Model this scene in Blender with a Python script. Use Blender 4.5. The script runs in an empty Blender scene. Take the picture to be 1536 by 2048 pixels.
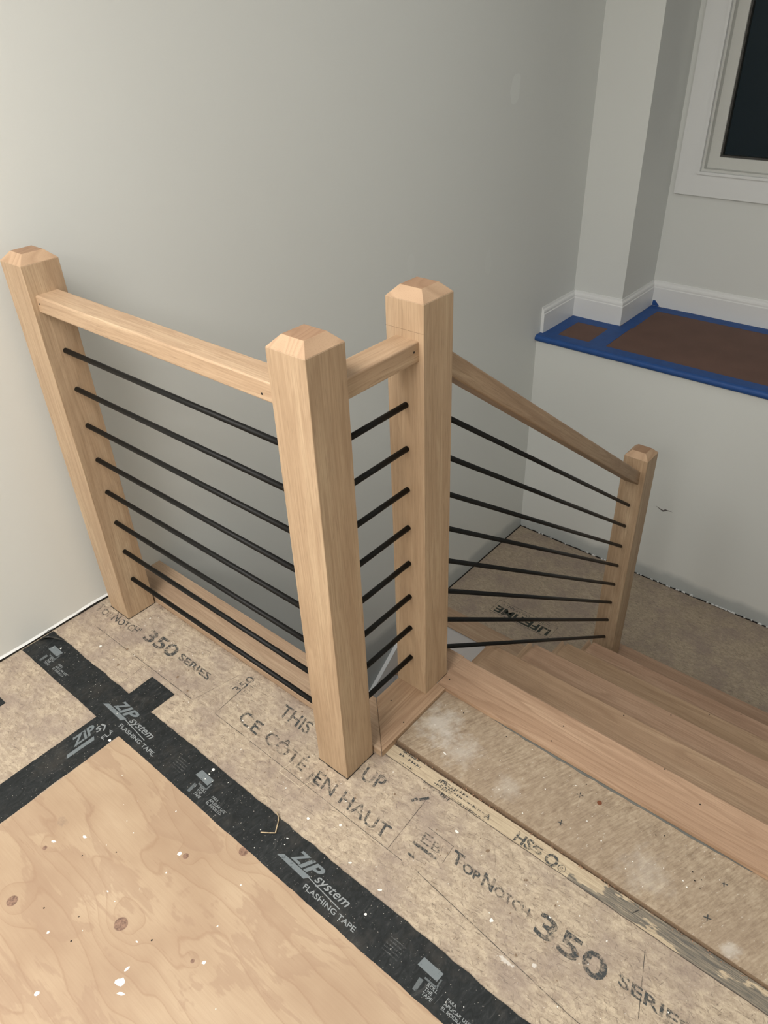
import bpy, bmesh, math, random
from mathutils import Vector, Matrix
random.seed(7)
S = bpy.context.scene
COL = S.collection

# ------------------------------------------------------------ camera
cam = bpy.data.cameras.new('camera'); camo = bpy.data.objects.new('camera', cam); COL.objects.link(camo)
RT = (0.7640758910359415, 0.6442148887773915, -0.034281333329137686)
DN = (0.34788131934237687, -0.45619304056931576, -0.8190644036866828)
FW = (-0.5432923894091447, 0.6139015285952194, -0.5726764294051905)
M = Matrix(((RT[0], -DN[0], -FW[0], 1.78901446), (RT[1], -DN[1], -FW[1], -0.72535916),
            (RT[2], -DN[2], -FW[2], 1.48069213), (0, 0, 0, 1)))
camo.matrix_world = M
cam.sensor_fit = 'VERTICAL'; cam.sensor_height = 24.0; cam.lens = 1507.1742 * 24.0 / 2048
cam.shift_x = -1.48 / 2048; cam.shift_y = 2.71 / 2048
cam.clip_start = 0.02
S.camera = camo

# ------------------------------------------------------------ light, exposure
W_ = bpy.data.worlds.new('night'); S.world = W_; W_.use_nodes = True
W_.node_tree.nodes['Background'].inputs[0].default_value = (0.0016, 0.0034, 0.0045, 1)
W_.node_tree.nodes['Background'].inputs[1].default_value = 1.0
S.view_settings.view_transform = 'Standard'; S.view_settings.look = 'None'
S.view_settings.gamma = 1.0; S.view_settings.use_curve_mapping = False
S.view_settings.exposure = 0.95

def lamp(name, loc, size, power, col, target=None, spread=180):
    l = bpy.data.lights.new(name, 'AREA'); l.shape = 'DISK'; l.size = size; l.energy = power; l.color = col
    l.spread = math.radians(spread)
    o = bpy.data.objects.new(name, l); COL.objects.link(o); o.location = loc
    if target:
        o.rotation_euler = (Vector(target) - Vector(loc)).to_track_quat('-Z', 'Y').to_euler()
    return o
lamp('ceiling_light', (.85, -1.35, 2.46), 1.5, 38, (1.0, 0.965, 0.93))
lamp('ceiling_light', (1.9, -2.75, 2.46), 1.0, 23, (1.0, 0.965, 0.93))
lamp('ceiling_light', (1.5, 1.3, 2.46), 1.0, 4.5, (0.95, 0.975, 1.0))
lamp('lower_flight_fill', (.5, -.5, -.30), 0.5, 2.2, (0.93, 0.97, 1.0))  # added fill to brighten the lower flight and its risers; no known fixture

# ------------------------------------------------------------ node helpers
def newmat(name):
    m = bpy.data.materials.new(name); m.use_nodes = True
    nt = m.node_tree; b = nt.nodes['Principled BSDF']
    return m, nt, b
class N:
    def __init__(s, nt): s.nt = nt
    def n(s, t, **k):
        x = s.nt.nodes.new(t)
        for a, v in k.items(): setattr(x, a, v)
        return x
    def put(s, sock, v):
        if isinstance(v, bpy.types.NodeSocket): s.nt.links.new(v, sock)
        else: sock.default_value = v
    def math(s, op, a, b=0.0, c=0.0, clamp=False):
        x = s.n('ShaderNodeMath', operation=op); x.use_clamp = clamp
        s.put(x.inputs[0], a); s.put(x.inputs[1], b); s.put(x.inputs[2], c); return x.outputs[0]
    def vmath(s, op, a, b):
        x = s.n('ShaderNodeVectorMath', operation=op); s.put(x.inputs[0], a); s.put(x.inputs[1], b); return x.outputs[0]
    def obj(s): return s.n('ShaderNodeTexCoord').outputs['Object']
    def rnd(s): return s.n('ShaderNodeObjectInfo').outputs['Random']
    def noise(s, co, scale, detail=3.0, rough=0.5, dist=0.0, w=None):
        x = s.n('ShaderNodeTexNoise')
        if w is not None:
            x.noise_dimensions = '4D'; s.put(x.inputs['W'], w)
        s.put(x.inputs['Vector'], co); x.inputs['Scale'].default_value = scale
        x.inputs['Detail'].default_value = detail; x.inputs['Roughness'].default_value = rough
        x.inputs['Distortion'].default_value = dist; return x.outputs[0]
    def vor(s, co, scale, feature='F1', out='Distance'):
        x = s.n('ShaderNodeTexVoronoi', feature=feature); s.put(x.inputs['Vector'], co); x.inputs['Scale'].default_value = scale
        return x.outputs[out]
    def ramp(s, f, stops, interp='LINEAR'):
        x = s.n('ShaderNodeValToRGB'); cr = x.color_ramp; cr.interpolation = interp
        while len(cr.elements) < len(stops): cr.elements.new(0.5)
        for e, (p, c) in zip(cr.elements, stops):
            e.position = p; e.color = (c, c, c, 1) if not isinstance(c, tuple) else (c[0], c[1], c[2], 1)
        s.put(x.inputs[0], f); return x.outputs[0]
    def mix(s, f, a, b, mode='MIX'):
        x = s.n('ShaderNodeMix', data_type='RGBA', blend_type=mode)
        s.put(x.inputs[0], f); s.put(x.inputs[6], a if isinstance(a, bpy.types.NodeSocket) else (*a, 1))
        s.put(x.inputs[7], b if isinstance(b, bpy.types.NodeSocket) else (*b, 1)); return x.outputs[2]
    def rot(s, co, deg, sx, sy=1.0):
        x = s.n('ShaderNodeVectorRotate', rotation_type='Z_AXIS'); s.put(x.inputs['Vector'], co); x.inputs['Angle'].default_value = math.radians(-deg)
        return s.vmath('MULTIPLY', x.outputs[0], (sx, sy, 1.0))
    def scale(s, co, v): return s.vmath('MULTIPLY', co, v)
    def bump(s, b, h, strength, dist=0.001):
        x = s.n('ShaderNodeBump'); s.put(x.inputs['Height'], h); x.inputs['Strength'].default_value = strength
        x.inputs['Distance'].default_value = dist; s.nt.links.new(x.outputs[0], b.inputs['Normal'])

def paint(name, col, rough=0.6, patch=0.0, grime=None):
    m, nt, b = newmat(name); g = N(nt); co = g.obj()
    n1 = g.noise(co, 1.7, 2); n2 = g.noise(co, 300, 2)
    c = g.mix(g.math('MULTIPLY', n1, 0.5), col, tuple(x * 0.95 for x in col))
    if patch:
        sep = g.n('ShaderNodeSeparateXYZ'); nt.links.new(co, sep.inputs[0])
        d = g.noise(co, 9, 3)
        for (py, pz, ry, rz) in ((2.17, 1.14, .07, .10), (2.03, .50, .05, .12), (1.5, .62, .05, .08)):
            dy = g.math('DIVIDE', g.math('SUBTRACT', sep.outputs[1], py), ry); dz = g.math('DIVIDE', g.math('SUBTRACT', sep.outputs[2], pz), rz)
            r = g.math('SQRT', g.math('ADD', g.math('MULTIPLY', dy, dy), g.math('MULTIPLY', dz, dz)))
            r = g.math('ADD', r, g.math('MULTIPLY', d, 1.1))
            f = g.ramp(r, ((0.95, 1.0), (1.0, 0.0))); f = g.math('MULTIPLY', f, patch if py > 2.1 else patch * .3)
            c = g.mix(f, c, (0.84, 0.87, 0.84))
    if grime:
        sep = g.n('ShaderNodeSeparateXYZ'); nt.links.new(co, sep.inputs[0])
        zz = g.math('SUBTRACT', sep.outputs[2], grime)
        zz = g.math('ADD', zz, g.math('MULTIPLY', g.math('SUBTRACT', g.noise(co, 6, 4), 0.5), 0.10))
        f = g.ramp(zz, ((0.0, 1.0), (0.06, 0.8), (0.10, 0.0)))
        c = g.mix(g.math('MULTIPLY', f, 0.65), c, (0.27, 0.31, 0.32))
    g.put(b.inputs['Base Color'], c); b.inputs['Roughness'].default_value = rough
    g.bump(b, n2, 0.08, 0.0008)
    return m

def oak(name, axis, tint=(1, 1, 1), strips=0.0, rk=0.30):
    m, nt, b = newmat(name); g = N(nt); co = g.obj(); w = g.math('MULTIPLY', g.rnd(), 37.0)
    def st(k, l):
        v = [k, k, k]; v[axis] = l; return g.scale(co, tuple(v))
    broad = g.noise(st(1, .10), 22, 3, .55, .6, w)
    fig = g.noise(st(1, .055), 13, 2, .5, .3, w)
    ring = g.math('FRACT', g.math('MULTIPLY', fig, 16.0))
    ringl = g.ramp(ring, ((0.0, 0.0), (0.55, 0.25), (0.9, 1.0), (1.0, 0.0)))
    fib = g.noise(st(1, .022), 330, 4, .65, 0, w)
    pore = g.ramp(g.noise(st(1, .03), 650, 2, .7, 0, w), ((0.56, 0.0), (0.70, 1.0)))
    base = g.ramp(broad, ((0.30, (0.40 * tint[0], 0.275 * tint[1], 0.178 * tint[2])), (0.52, (0.47 * tint[0], 0.332 * tint[1], 0.222 * tint[2])),
                          (0.72, (0.55 * tint[0], 0.41 * tint[1], 0.28 * tint[2]))))
    c = g.mix(g.math('MULTIPLY', ringl, rk), base, (0.26 * tint[0], 0.16 * tint[1], 0.095 * tint[2]))
    c = g.mix(g.math('MULTIPLY', g.ramp(fib, ((0.38, 1.0), (0.58, 0.0))), 0.44), c, (0.30 * tint[0], 0.195 * tint[1], 0.12 * tint[2]))
    c = g.mix(g.math('MULTIPLY', pore, 0.45), c, (0.17, 0.105, 0.06))
    if strips:
        sep = g.n('ShaderNodeSeparateXYZ'); nt.links.new(co, sep.inputs[0])
        o = [i for i in range(3) if i != axis]
        q = g.math('FLOOR', g.math('ADD', g.math('MULTIPLY', sep.outputs[o[0]], strips), g.math('MULTIPLY', w, 3.1)))
        q2 = g.math('FLOOR', g.math('MULTIPLY', sep.outputs[o[1]], strips))
        wn = g.n('ShaderNodeTexWhiteNoise', noise_dimensions='2D'); cx = g.n('ShaderNodeCombineXYZ')
        nt.links.new(q, cx.inputs[0]); nt.links.new(q2, cx.inputs[1]); nt.links.new(cx.outputs[0], wn.inputs['Vector'])
        c = g.mix(g.math('MULTIPLY', wn.outputs['Value'], 0.16), c, (0.36 * tint[0], 0.22 * tint[1], 0.125 * tint[2]))
    g.put(b.inputs['Base Color'], c); b.inputs['Roughness'].default_value = 0.55
    g.bump(b, g.math('SUBTRACT', fib, pore), 0.25, 0.0004)
    return m

def endgrain(name, tint=(1, 1, 1)):
    m, nt, b = newmat(name); g = N(nt); co = g.obj(); w = g.math('MULTIPLY', g.rnd(), 37.0)
    n = g.noise(g.scale(co, (1, .3, .3)), 9, 1, .5, .2, w)
    r = g.math('FRACT', g.math('MULTIPLY', n, 22.0))
    c = g.mix(g.math('MULTIPLY', g.ramp(r, ((0.0, 0.1), (0.5, 0.45), (0.75, 1.0), (1.0, 0.1))), .6), (0.52 * tint[0], 0.365 * tint[1], 0.24 * tint[2]), (0.36 * tint[0], 0.235 * tint[1], 0.145 * tint[2]))
    p = g.ramp(g.noise(co, 900, 1), ((0.6, 0.0), (0.7, 1.0)))
    c = g.mix(g.math('MULTIPLY', p, 0.3), c, (0.2, 0.11, 0.06))
    g.put(b.inputs['Base Color'], c); b.inputs['Roughness'].default_value = 0.7
    return m

def osb(name, light=(0.53, 0.44, 0.325), mid=(0.30, 0.235, 0.17), dark=(0.09, 0.066, 0.048), dirt=0.55, band=False):
    m, nt, b = newmat(name); g = N(nt); co = g.obj()
    warp = g.n('ShaderNodeTexNoise'); nt.links.new(co, warp.inputs['Vector']); warp.inputs['Scale'].default_value = 28; warp.inputs['Detail'].default_value = 3
    cw = g.vmath('ADD', co, g.scale(warp.outputs['Color'], (.010, .010, 0)))
    f1 = g.n('ShaderNodeTexVoronoi'); g.put(f1.inputs['Vector'], g.scale(cw, (1, 1.8, 1))); f1.inputs['Scale'].default_value = 70
    bw1 = g.n('ShaderNodeRGBToBW'); nt.links.new(f1.outputs['Color'], bw1.inputs[0])
    def strands(ang, sc, st_, lo, hi):
        return g.ramp(g.noise(g.rot(cw, ang, st_), sc, 4, .75), ((lo, 0.0), (hi, 1.0)))
    t = g.math('ADD', g.math('MULTIPLY', bw1.outputs[0], 0.22), g.math('MULTIPLY', g.noise(cw, 260, 5, .8), 0.65))
    t = g.math('ADD', t, g.math('MULTIPLY', g.noise(g.scale(cw, (.45, 1, 1)), 95, 4, .7), 0.62))
    c = g.ramp(t, ((0.56, mid), (0.74, tuple((a + q) / 2 for a, q in zip(mid, light))), (0.92, light)))
    s1 = g.math('MAXIMUM', strands(8, 210, .14, .575, .64), strands(-35, 200, .18, .60, .66))
    s2 = g.math('MAXIMUM', strands(70, 200, .2, .61, .67), strands(125, 210, .2, .605, .665))
    c = g.mix(g.math('MULTIPLY', g.math('MAXIMUM', s1, s2), 0.60), c, dark)
    l1 = g.math('MAXIMUM', strands(20, 130, .22, .62, .68), strands(-60, 140, .25, .63, .69))
    c = g.mix(g.math('MULTIPLY', l1, 0.45), c, tuple(min(1, x * 1.12) for x in light))
    fl = g.ramp(g.noise(g.scale(cw, (.5, 1, 1)), 75, 2, .6), ((0.64, 0.0), (0.70, 1.0)))
    c = g.mix(g.math('MULTIPLY', fl, 0.4), c, tuple(x * 1.18 for x in light))
    # walked-in dirt
    d = g.ramp(g.noise(co, 7, 6, .72), ((0.45, 0.0), (0.62, 1.0)))
    c = g.mix(g.math('MULTIPLY', d, dirt), c, (0.235, 0.18, 0.155))
    spk = g.ramp(g.noise(co, 380, 1, .5), ((0.745, 0.0), (0.77, 1.0)))
    c = g.mix(g.math('MULTIPLY', spk, 0.6), c, (0.75, 0.72, 0.66))
    if band:
        sep = g.n('ShaderNodeSeparateXYZ'); nt.links.new(co, sep.inputs[0])
        bm_ = g.math('MULTIPLY', g.math('GREATER_THAN', sep.outputs[1], .106), g.math('GREATER_THAN', sep.outputs[0], 1.022))
        strk = g.noise(g.scale(co, (.05, 1, 1)), 330, 3, .6)
        bc = g.ramp(strk, ((0.3, (0.36, 0.28, 0.19)), (0.55, (0.50, 0.41, 0.28)), (0.75, (0.56, 0.47, 0.33))))
        # grey smeared print from x=1.55 on
        gz = g.math('ADD', g.noise(g.scale(co, (.35, 1, 1)), 26, 4, .6), g.math('MULTIPLY', g.math('SUBTRACT', sep.outputs[0], 1.56), 0.35))
        gz = g.math('MULTIPLY', g.ramp(gz, ((0.475, 0.0), (0.50, 1.0))), g.math('GREATER_THAN', sep.outputs[0], 1.50))
        gz = g.math('MULTIPLY', gz, g.ramp(strk, ((0.40, 1.0), (0.72, .45))))
        bc = g.mix(g.math('MULTIPLY', gz, .95), bc, (0.07, 0.072, 0.068))
        c = g.mix(g.math('MULTIPLY', bm_, .92), c, bc)
        ln = g.math('MULTIPLY', g.math('LESS_THAN', g.math('ABSOLUTE', g.math('SUBTRACT', sep.outputs[1], g.math('ADD', .1045, g.math('MULTIPLY', g.noise(co, 30, 2), .003)))), .0009), g.math('GREATER_THAN', sep.outputs[0], 1.022))
        c = g.mix(g.math('MULTIPLY', ln, .85), c, (0.03, 0.02, 0.015))
        # whitish plaster smears
        for (sx, sy, rx, ry, k) in ((1.49, -.105, .045, .012, .8), (1.535, -.078, .012, .010, 1.0), (1.80, -.03, .06, .035, .55)):
            e = g.math('SQRT', g.math('ADD', g.math('POWER', g.math('DIVIDE', g.math('SUBTRACT', sep.outputs[0], sx), rx), 2.0), g.math('POWER', g.math('DIVIDE', g.math('SUBTRACT', sep.outputs[1], sy), ry), 2.0)))
            e = g.math('ADD', e, g.math('MULTIPLY', g.noise(co, 90, 4, .7), 1.3))
            c = g.mix(g.math('MULTIPLY', g.ramp(e, ((0.95, 1.0), (1.0, 0.0))), k * .8), c, (0.66, 0.63, 0.58))
    g.put(b.inputs['Base Color'], c); b.inputs['Roughness'].default_value = 0.72
    g.bump(b, g.math('SUBTRACT', t, g.math('MAXIMUM', s1, s2)), 0.35, 0.0007)
    return m

KNOTS = ((0.949, -0.264 - .004, .013), (0.877, -0.52, .017), (0.862, -0.352, .0085), (0.666, -0.633, .014), (1.041, -0.474, .005), (0.611, -0.531, .006))
def plysheet(name):
    m, nt, b = newmat(name); g = N(nt); co = g.obj()
    sep = g.n('ShaderNodeSeparateXYZ'); nt.links.new(co, sep.inputs[0]); x, y = sep.outputs[0], sep.outputs[1]
    fld = g.math('ADD', g.math('MULTIPLY', g.noise(g.scale(co, (.34, 1.0, 0)), 5.0, 2.0, .45, .6), .75), g.math('MULTIPLY', y, 2.3))
    kd = None
    for (kx, ky, kr) in KNOTS:
        dx = g.math('SUBTRACT', x, kx); dy = g.math('SUBTRACT', y, ky)
        e = g.math('ADD', g.math('MULTIPLY', g.math('MULTIPLY', dx, dx), 1 / (kr * 3.4) ** 2), g.math('MULTIPLY', g.math('MULTIPLY', dy, dy), 1 / (kr * 2.4) ** 2))
        gs = g.math('EXPONENT', g.math('MULTIPLY', e, -1.0))
        fld = g.math('ADD', fld, g.math('MULTIPLY', gs, 17 * kr))
        r = g.math('SQRT', g.math('ADD', g.math('MULTIPLY', dx, dx), g.math('MULTIPLY', dy, dy)))
        k = g.ramp(g.math('SUBTRACT', g.math('DIVIDE', r, kr * .78), g.math('MULTIPLY', g.noise(co, 60, 2), .3)), ((0.78, 1.0), (0.92, 0.0)))
        kd = k if kd is None else g.math('MAXIMUM', kd, k)
    saw = g.math('FRACT', g.math('MULTIPLY', g.math('ADD', fld, g.math('MULTIPLY', g.noise(g.scale(co, (.5, 1.5, 1)), 55, 3, .6), .018)), 8.0))
    line = g.ramp(saw, ((0.0, 0.85), (0.02, 1.0), (0.05, 0.40), (0.40, 0.06), (0.96, 0.0), (1.0, 0.85)))
    tone = g.noise(g.scale(co, (.8, 1.2, 1)), 6.0, 3, .5)
    c = g.ramp(tone, ((0.32, (0.375, 0.262, 0.168)), (0.55, (0.435, 0.318, 0.208)), (0.75, (0.48, 0.362, 0.243))))
    c = g.mix(g.math('MULTIPLY', line, 0.42), c, (0.27, 0.155, 0.09))
    fib = g.noise(g.scale(co, (.04, 1, 1)), 380, 3, .6)
    pf = g.math('ADD', g.noise(g.scale(co, (.7, 1.7, 1)), 7.0, 4, .6, .6), g.math('MULTIPLY', g.math('SUBTRACT', g.noise(g.scale(co, (.10, 1, 1)), 150, 3, .6), .5), .16))
    patchy = g.ramp(pf, ((0.54, 0.0), (0.57, 1.0), (0.70, .6)))
    c = g.mix(g.math('MULTIPLY', patchy, 0.42), c, (0.31, 0.20, 0.13))
    c = g.mix(g.math('MULTIPLY', g.ramp(fib, ((0.3, 1.0), (0.6, 0.0))), 0.20), c, (0.30, 0.19, 0.12))
    scr = g.ramp(g.noise(g.scale(co, (.06, 1, 1)), 130, 3, .7), ((0.66, 0.0), (0.72, 1.0)))
    c = g.mix(g.math('MULTIPLY', scr, 0.30), c, (0.25, 0.14, 0.08))
    knot = g.mix(g.ramp(g.noise(co, 240, 2), ((0.35, 1.0), (0.65, 0.0))), (0.28, 0.17, 0.115), (0.14, 0.08, 0.055))
    c = g.mix(kd, c, knot)
    # a grey smudge
    e = g.math('ADD', g.math('POWER', g.math('DIVIDE', g.math('SUBTRACT', x, .585), .030), 2.0), g.math('POWER', g.math('DIVIDE', g.math('SUBTRACT', y, -.475), .020), 2.0))
    e = g.math('ADD', e, g.math('MULTIPLY', g.noise(co, 130, 4, .7), 1.4))
    c = g.mix(g.math('MULTIPLY', g.ramp(e, ((0.6, .5), (1.0, 0.0))), 0.9), c, (0.22, 0.16, 0.12))
    g.put(b.inputs['Base Color'], c); b.inputs['Roughness'].default_value = 0.6
    g.bump(b, fib, 0.15, 0.0005)
    return m

def underlay(name):
    m, nt, b = newmat(name); g = N(nt); co = g.obj()
    f = g.math('ADD', g.math('MULTIPLY', g.noise(g.rot(co, 68, .16), 210, 5, .75), .6), g.math('MULTIPLY', g.noise(co, 70, 4, .7), .4))
    c = g.ramp(f, ((0.36, (0.20, 0.145, 0.095)), (0.5, (0.33, 0.255, 0.175)), (0.64, (0.46, 0.375, 0.27))))
    t = g.noise(co, 7, 4, .6)
    c = g.mix(g.ramp(t, ((0.35, 0.0), (0.7, .45))), c, (0.27, 0.20, 0.14))
    sep = g.n('ShaderNodeSeparateXYZ'); nt.links.new(co, sep.inputs[0])
    for (sx, sy, r_, k) in ((1.075, .25, .065, .8), (1.16, .22, .055, .55), (1.30, .20, .04, .35), (1.62, .21, .06, .30), (1.80, .17, .02, .7)):
        e = g.math('SQRT', g.math('ADD', g.math('POWER', g.math('SUBTRACT', sep.outputs[0], sx), 2.0), g.math('POWER', g.math('SUBTRACT', sep.outputs[1], sy), 2.0)))
        e = g.math('ADD', g.math('DIVIDE', e, r_), g.math('MULTIPLY', g.math('SUBTRACT', g.noise(co, 38, 4, .7), .5), 2.2))
        c = g.mix(g.math('MULTIPLY', g.ramp(e, ((0.2, 1.0), (1.0, 0.0))), k * .75), c, (0.60, 0.565, 0.51))
    spk = g.ramp(g.noise(g.rot(co, 68, .35), 300, 2, .6), ((0.70, 0.0), (0.75, 1.0)))
    c = g.mix(g.math('MULTIPLY', spk, 0.5), c, (0.75, 0.72, 0.66))
    g.put(b.inputs['Base Color'], c); b.inputs['Roughness'].default_value = 0.6
    g.bump(b, f, 0.3, 0.0006)
    return m

def tape_black(name):
    m, nt, b = newmat(name); g = N(nt); co = g.obj()
    n = g.noise(g.scale(co, (1.2, .5, 1)), 60, 5, .7, 1.5)
    c = g.ramp(n, ((0.40, (0.009, 0.011, 0.0115)), (0.60, (0.019, 0.022, 0.023)), (0.80, (0.07, 0.07, 0.066))))
    d = g.ramp(g.noise(co, 9, 4, .7), ((0.52, 0.0), (0.78, .30)))
    c = g.mix(d, c, (0.115, 0.10, 0.08))
    spk = g.ramp(g.noise(co, 300, 1, .5), ((0.735, 0.0), (0.765, 1.0)))
    c = g.mix(g.math('MULTIPLY', spk, 0.7), c, (0.5, 0.47, 0.42))
    g.put(b.inputs['Base Color'], c); b.inputs['Roughness'].default_value = 0.65; b.inputs['Specular IOR Level'].default_value = 0.28
    g.bump(b, n, 0.3, 0.0008)
    return m

def ink(name, col, wear=0.5, scale=150, dens=1.0):
    m, nt, b = newmat(name); g = N(nt); co = g.obj()
    b.inputs['Base Color'].default_value = (*col, 1); b.inputs['Roughness'].default_value = 0.6
    n = g.noise(co, scale, 4, .7); n2 = g.noise(co, scale * .18, 3, .6)
    a = g.math('ADD', g.math('MULTIPLY', n, .65), g.math('MULTIPLY', n2, .45))
    a = g.ramp(a, ((wear - .055, dens), (wear + .065, dens * .12)))
    tr = g.n('ShaderNodeBsdfTransparent'); mx = g.n('ShaderNodeMixShader')
    nt.links.new(a, mx.inputs[0]); nt.links.new(tr.outputs[0], mx.inputs[1]); nt.links.new(b.outputs[0], mx.inputs[2])
    nt.links.new(mx.outputs[0], nt.nodes['Material Output'].inputs[0])
    return m

def flat(name, col, rough=0.6, metal=0.0, var=0.12, sc=60):
    m, nt, b = newmat(name); g = N(nt); n = g.noise(g.obj(), sc, 3)
    g.put(b.inputs['Base Color'], g.mix(g.math('MULTIPLY', n, 1.0), tuple(x * (1 - var) for x in col), tuple(min(1, x * (1 + var)) for x in col)))
    b.inputs['Roughness'].default_value = rough; b.inputs['Metallic'].default_value = metal
    return m

WALLC = (0.715, 0.73, 0.70)
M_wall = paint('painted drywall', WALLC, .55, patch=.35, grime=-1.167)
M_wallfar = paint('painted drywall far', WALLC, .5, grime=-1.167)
M_ceil = paint('ceiling paint', (0.75, 0.75, 0.73), .8)
M_trim = paint('satin white trim paint', (0.78, 0.79, 0.78), .35)
M_wintrim = paint('cream window paint', (0.63, 0.635, 0.60), .4)
M_oz = oak('oak grain upright', 2, (1.04, 1.06, 1.02), strips=22)
M_ox = oak('oak grain along x', 0, (.98, .98, .98))
M_ostep = oak('red oak stair grain', 0, (.98, .92, .90), rk=.5)
M_oy = oak('oak grain along y', 1, (.90, .85, .80), rk=.5)
M_orail = oak('oak rail grain', 0, (1.08, 1.08, 1.04), strips=26)
M_end = endgrain('oak end grain', (.92, .89, .85))
M_endtop = endgrain('dark oak end grain', (.66, .58, .53))
M_osb = osb('oriented strand subfloor', band=True)
M_osbl = osb('landing subfloor', (0.42, 0.34, 0.245), (0.27, 0.215, 0.155), (0.10, 0.08, 0.06), .6)
M_edge = flat('raw board edge', (0.20, 0.135, 0.085), .8, 0, .4, 200)
M_ply = plysheet('plywood face veneer')
M_under = underlay('worn underlayment plywood')
M_tape = tape_black('black flashing tape')
M_rod = flat('black powder coated steel', (0.006, 0.006, 0.0055), .5, 0.0)
M_rod.node_tree.nodes['Principled BSDF'].inputs['Specular IOR Level'].default_value = .22
M_dark = flat('dark gap', (0.012, 0.009, 0.007), .9)
M_grey_ink = ink('grey tape print', (0.15, 0.175, 0.185), .68, 190)
M_faint_ink = ink('faint tape print', (0.10, 0.105, 0.105), .56, 260, .8)
M_mid_ink = ink('mid grey tape print', (0.10, 0.115, 0.12), .66, 190)
M_light_ink = ink('light tape print', (0.25, 0.27, 0.275), .70, 230)
M_osb_ink = ink('black stencil ink', (0.045, 0.053, 0.055), .555, 190, .85)
M_osb_ink2 = ink('faded stencil ink', (0.06, 0.06, 0.057), .525, 200, .8)
M_line = ink('thin stencil line', (0.05, 0.045, 0.04), .60, 60, .8)
M_white = flat('dried white paint', (0.80, 0.79, 0.74), .5)
M_blue = flat('blue masking tape', (0.011, 0.068, 0.25), .6, 0, .25, 30)
M_rosin = flat('brown rosin paper', (0.135, 0.072, 0.053), .75, 0, .22, 7)
M_glue = flat('grey adhesive smear', (0.125, 0.13, 0.12), .7, 0, .3, 60)
M_rust = flat('rusty nail head', (0.17, 0.055, 0.022), .6, .2)
M_curl = flat('grey tape backing', (0.22, 0.21, 0.19), .4)
M_gask = flat('dark window gasket', (0.05, 0.048, 0.042), .6)
M_splint = flat('pale splinter', (0.45, 0.35, 0.22), .7)

# glass: dark night pane
def glassmat():
    m, nt, b = newmat('window glass')
    b.inputs['Base Color'].default_value = (0.9, 0.95, 0.95, 1); b.inputs['Roughness'].default_value = 0.02
    b.inputs['Transmission Weight'].default_value = 1.0; b.inputs['IOR'].default_value = 1.25
    return m
M_glass = glassmat()

# ------------------------------------------------------------ mesh helpers
def box(bm, x0, x1, y0, y1, z0, z1):
    v = [bm.verts.new(p) for p in ((x0, y0, z0), (x1, y0, z0), (x1, y1, z0), (x0, y1, z0), (x0, y0, z1), (x1, y0, z1), (x1, y1, z1), (x0, y1, z1))]
    for f in ((3, 2, 1, 0), (4, 5, 6, 7), (0, 1, 5, 4), (1, 2, 6, 5), (2, 3, 7, 6), (3, 0, 4, 7)): bm.faces.new([v[i] for i in f])
def prism(bm, pts, z0, z1):
    a = [bm.verts.new((x, y, z0)) for x, y in pts]; b = [bm.verts.new((x, y, z1)) for x, y in pts]
    n = len(pts); bm.faces.new(a[::-1]); bm.faces.new(b)
    for i in range(n): bm.faces.new((a[i], a[(i + 1) % n], b[(i + 1) % n], b[i]))
def sweep(bm, prof, axis, a0, a1, m0=None, m1=None):
    """profile [(u, z)] swept along axis (0: x, u = y) or (1: y, u = x); m0/m1 shift the ends by k*u for mitres"""
    A = []; B = []
    for u, z in prof:
        s = a0 + (m0 * u if m0 else 0); e = a1 + (m1 * u if m1 else 0)
        A.append(bm.verts.new((s, u, z) if axis == 0 else (u, s, z))); B.append(bm.verts.new((e, u, z) if axis == 0 else (u, e, z)))
    n = len(prof)
    bm.faces.new(A); bm.faces.new(B[::-1])
    for i in range(n): bm.faces.new((A[i], B[i], B[(i + 1) % n], A[(i + 1) % n]))
def cyl(bm, p0, p1, r, n=16, cap=True):
    p0 = Vector(p0); p1 = Vector(p1); d = (p1 - p0).normalized(); u = d.orthogonal().normalized(); w = d.cross(u)
    a = []; b = []
    for i in range(n):
        t = 2 * math.pi * i / n; o = (u * math.cos(t) + w * math.sin(t)) * r
        a.append(bm.verts.new(p0 + o)); b.append(bm.verts.new(p1 + o))
    for i in range(n):
        f = bm.faces.new((a[i], a[(i + 1) % n], b[(i + 1) % n], b[i])); f.smooth = True
    if cap: bm.faces.new(a[::-1]); bm.faces.new(b)
def build(name, bm, mat, parent=None, bevel=0.0, seg=2):
    bmesh.ops.recalc_face_normals(bm, faces=bm.faces)
    if bevel: bmesh.ops.bevel(bm, geom=list(bm.edges), offset=bevel, segments=seg, affect='EDGES', profile=0.5)
    me = bpy.data.meshes.new(name); bm.to_mesh(me); bm.free()
    o = bpy.data.objects.new(name, me); COL.objects.link(o); me.materials.append(mat)
    if parent:
        o.parent = parent
        if parent.type == 'EMPTY': o.location = -parent.location
    return o
def nb(): return bmesh.new()
def bx(name, b, mat, parent=None, bevel=0.0):
    m = nb(); box(m, *b); return build(name, m, mat, parent, bevel)
def tag(o, label, cat, group=None, kind=None):
    o['label'] = label; o['category'] = cat
    if group: o['group'] = group
    if kind: o['kind'] = kind
    return o
def struct(o): o['kind'] = 'structure'; return o
def thing(name, loc, label, cat, group=None):
    o = bpy.data.objects.new(name, None); COL.objects.link(o); o.location = loc; o.empty_display_size = .05
    return tag(o, label, cat, group)

# ------------------------------------------------------------ measures
W = 0.0895
XA, XB, XC, XD, XS = 0.049, 0.910, 0.9065, 0.895, 0.918
YC, YD = 0.297, 1.607
ZL, YF, ZE, YCOL, YBK = -1.167, 2.507, 0.022, 2.861, 3.2365
RISE = (0.019 - ZL) / 6; Y0, RUN = 0.463, 0.2612
XR, XE, YN, ZC, ZB = 2.15, 4.2, -3.4, 2.48, -3.1

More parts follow.
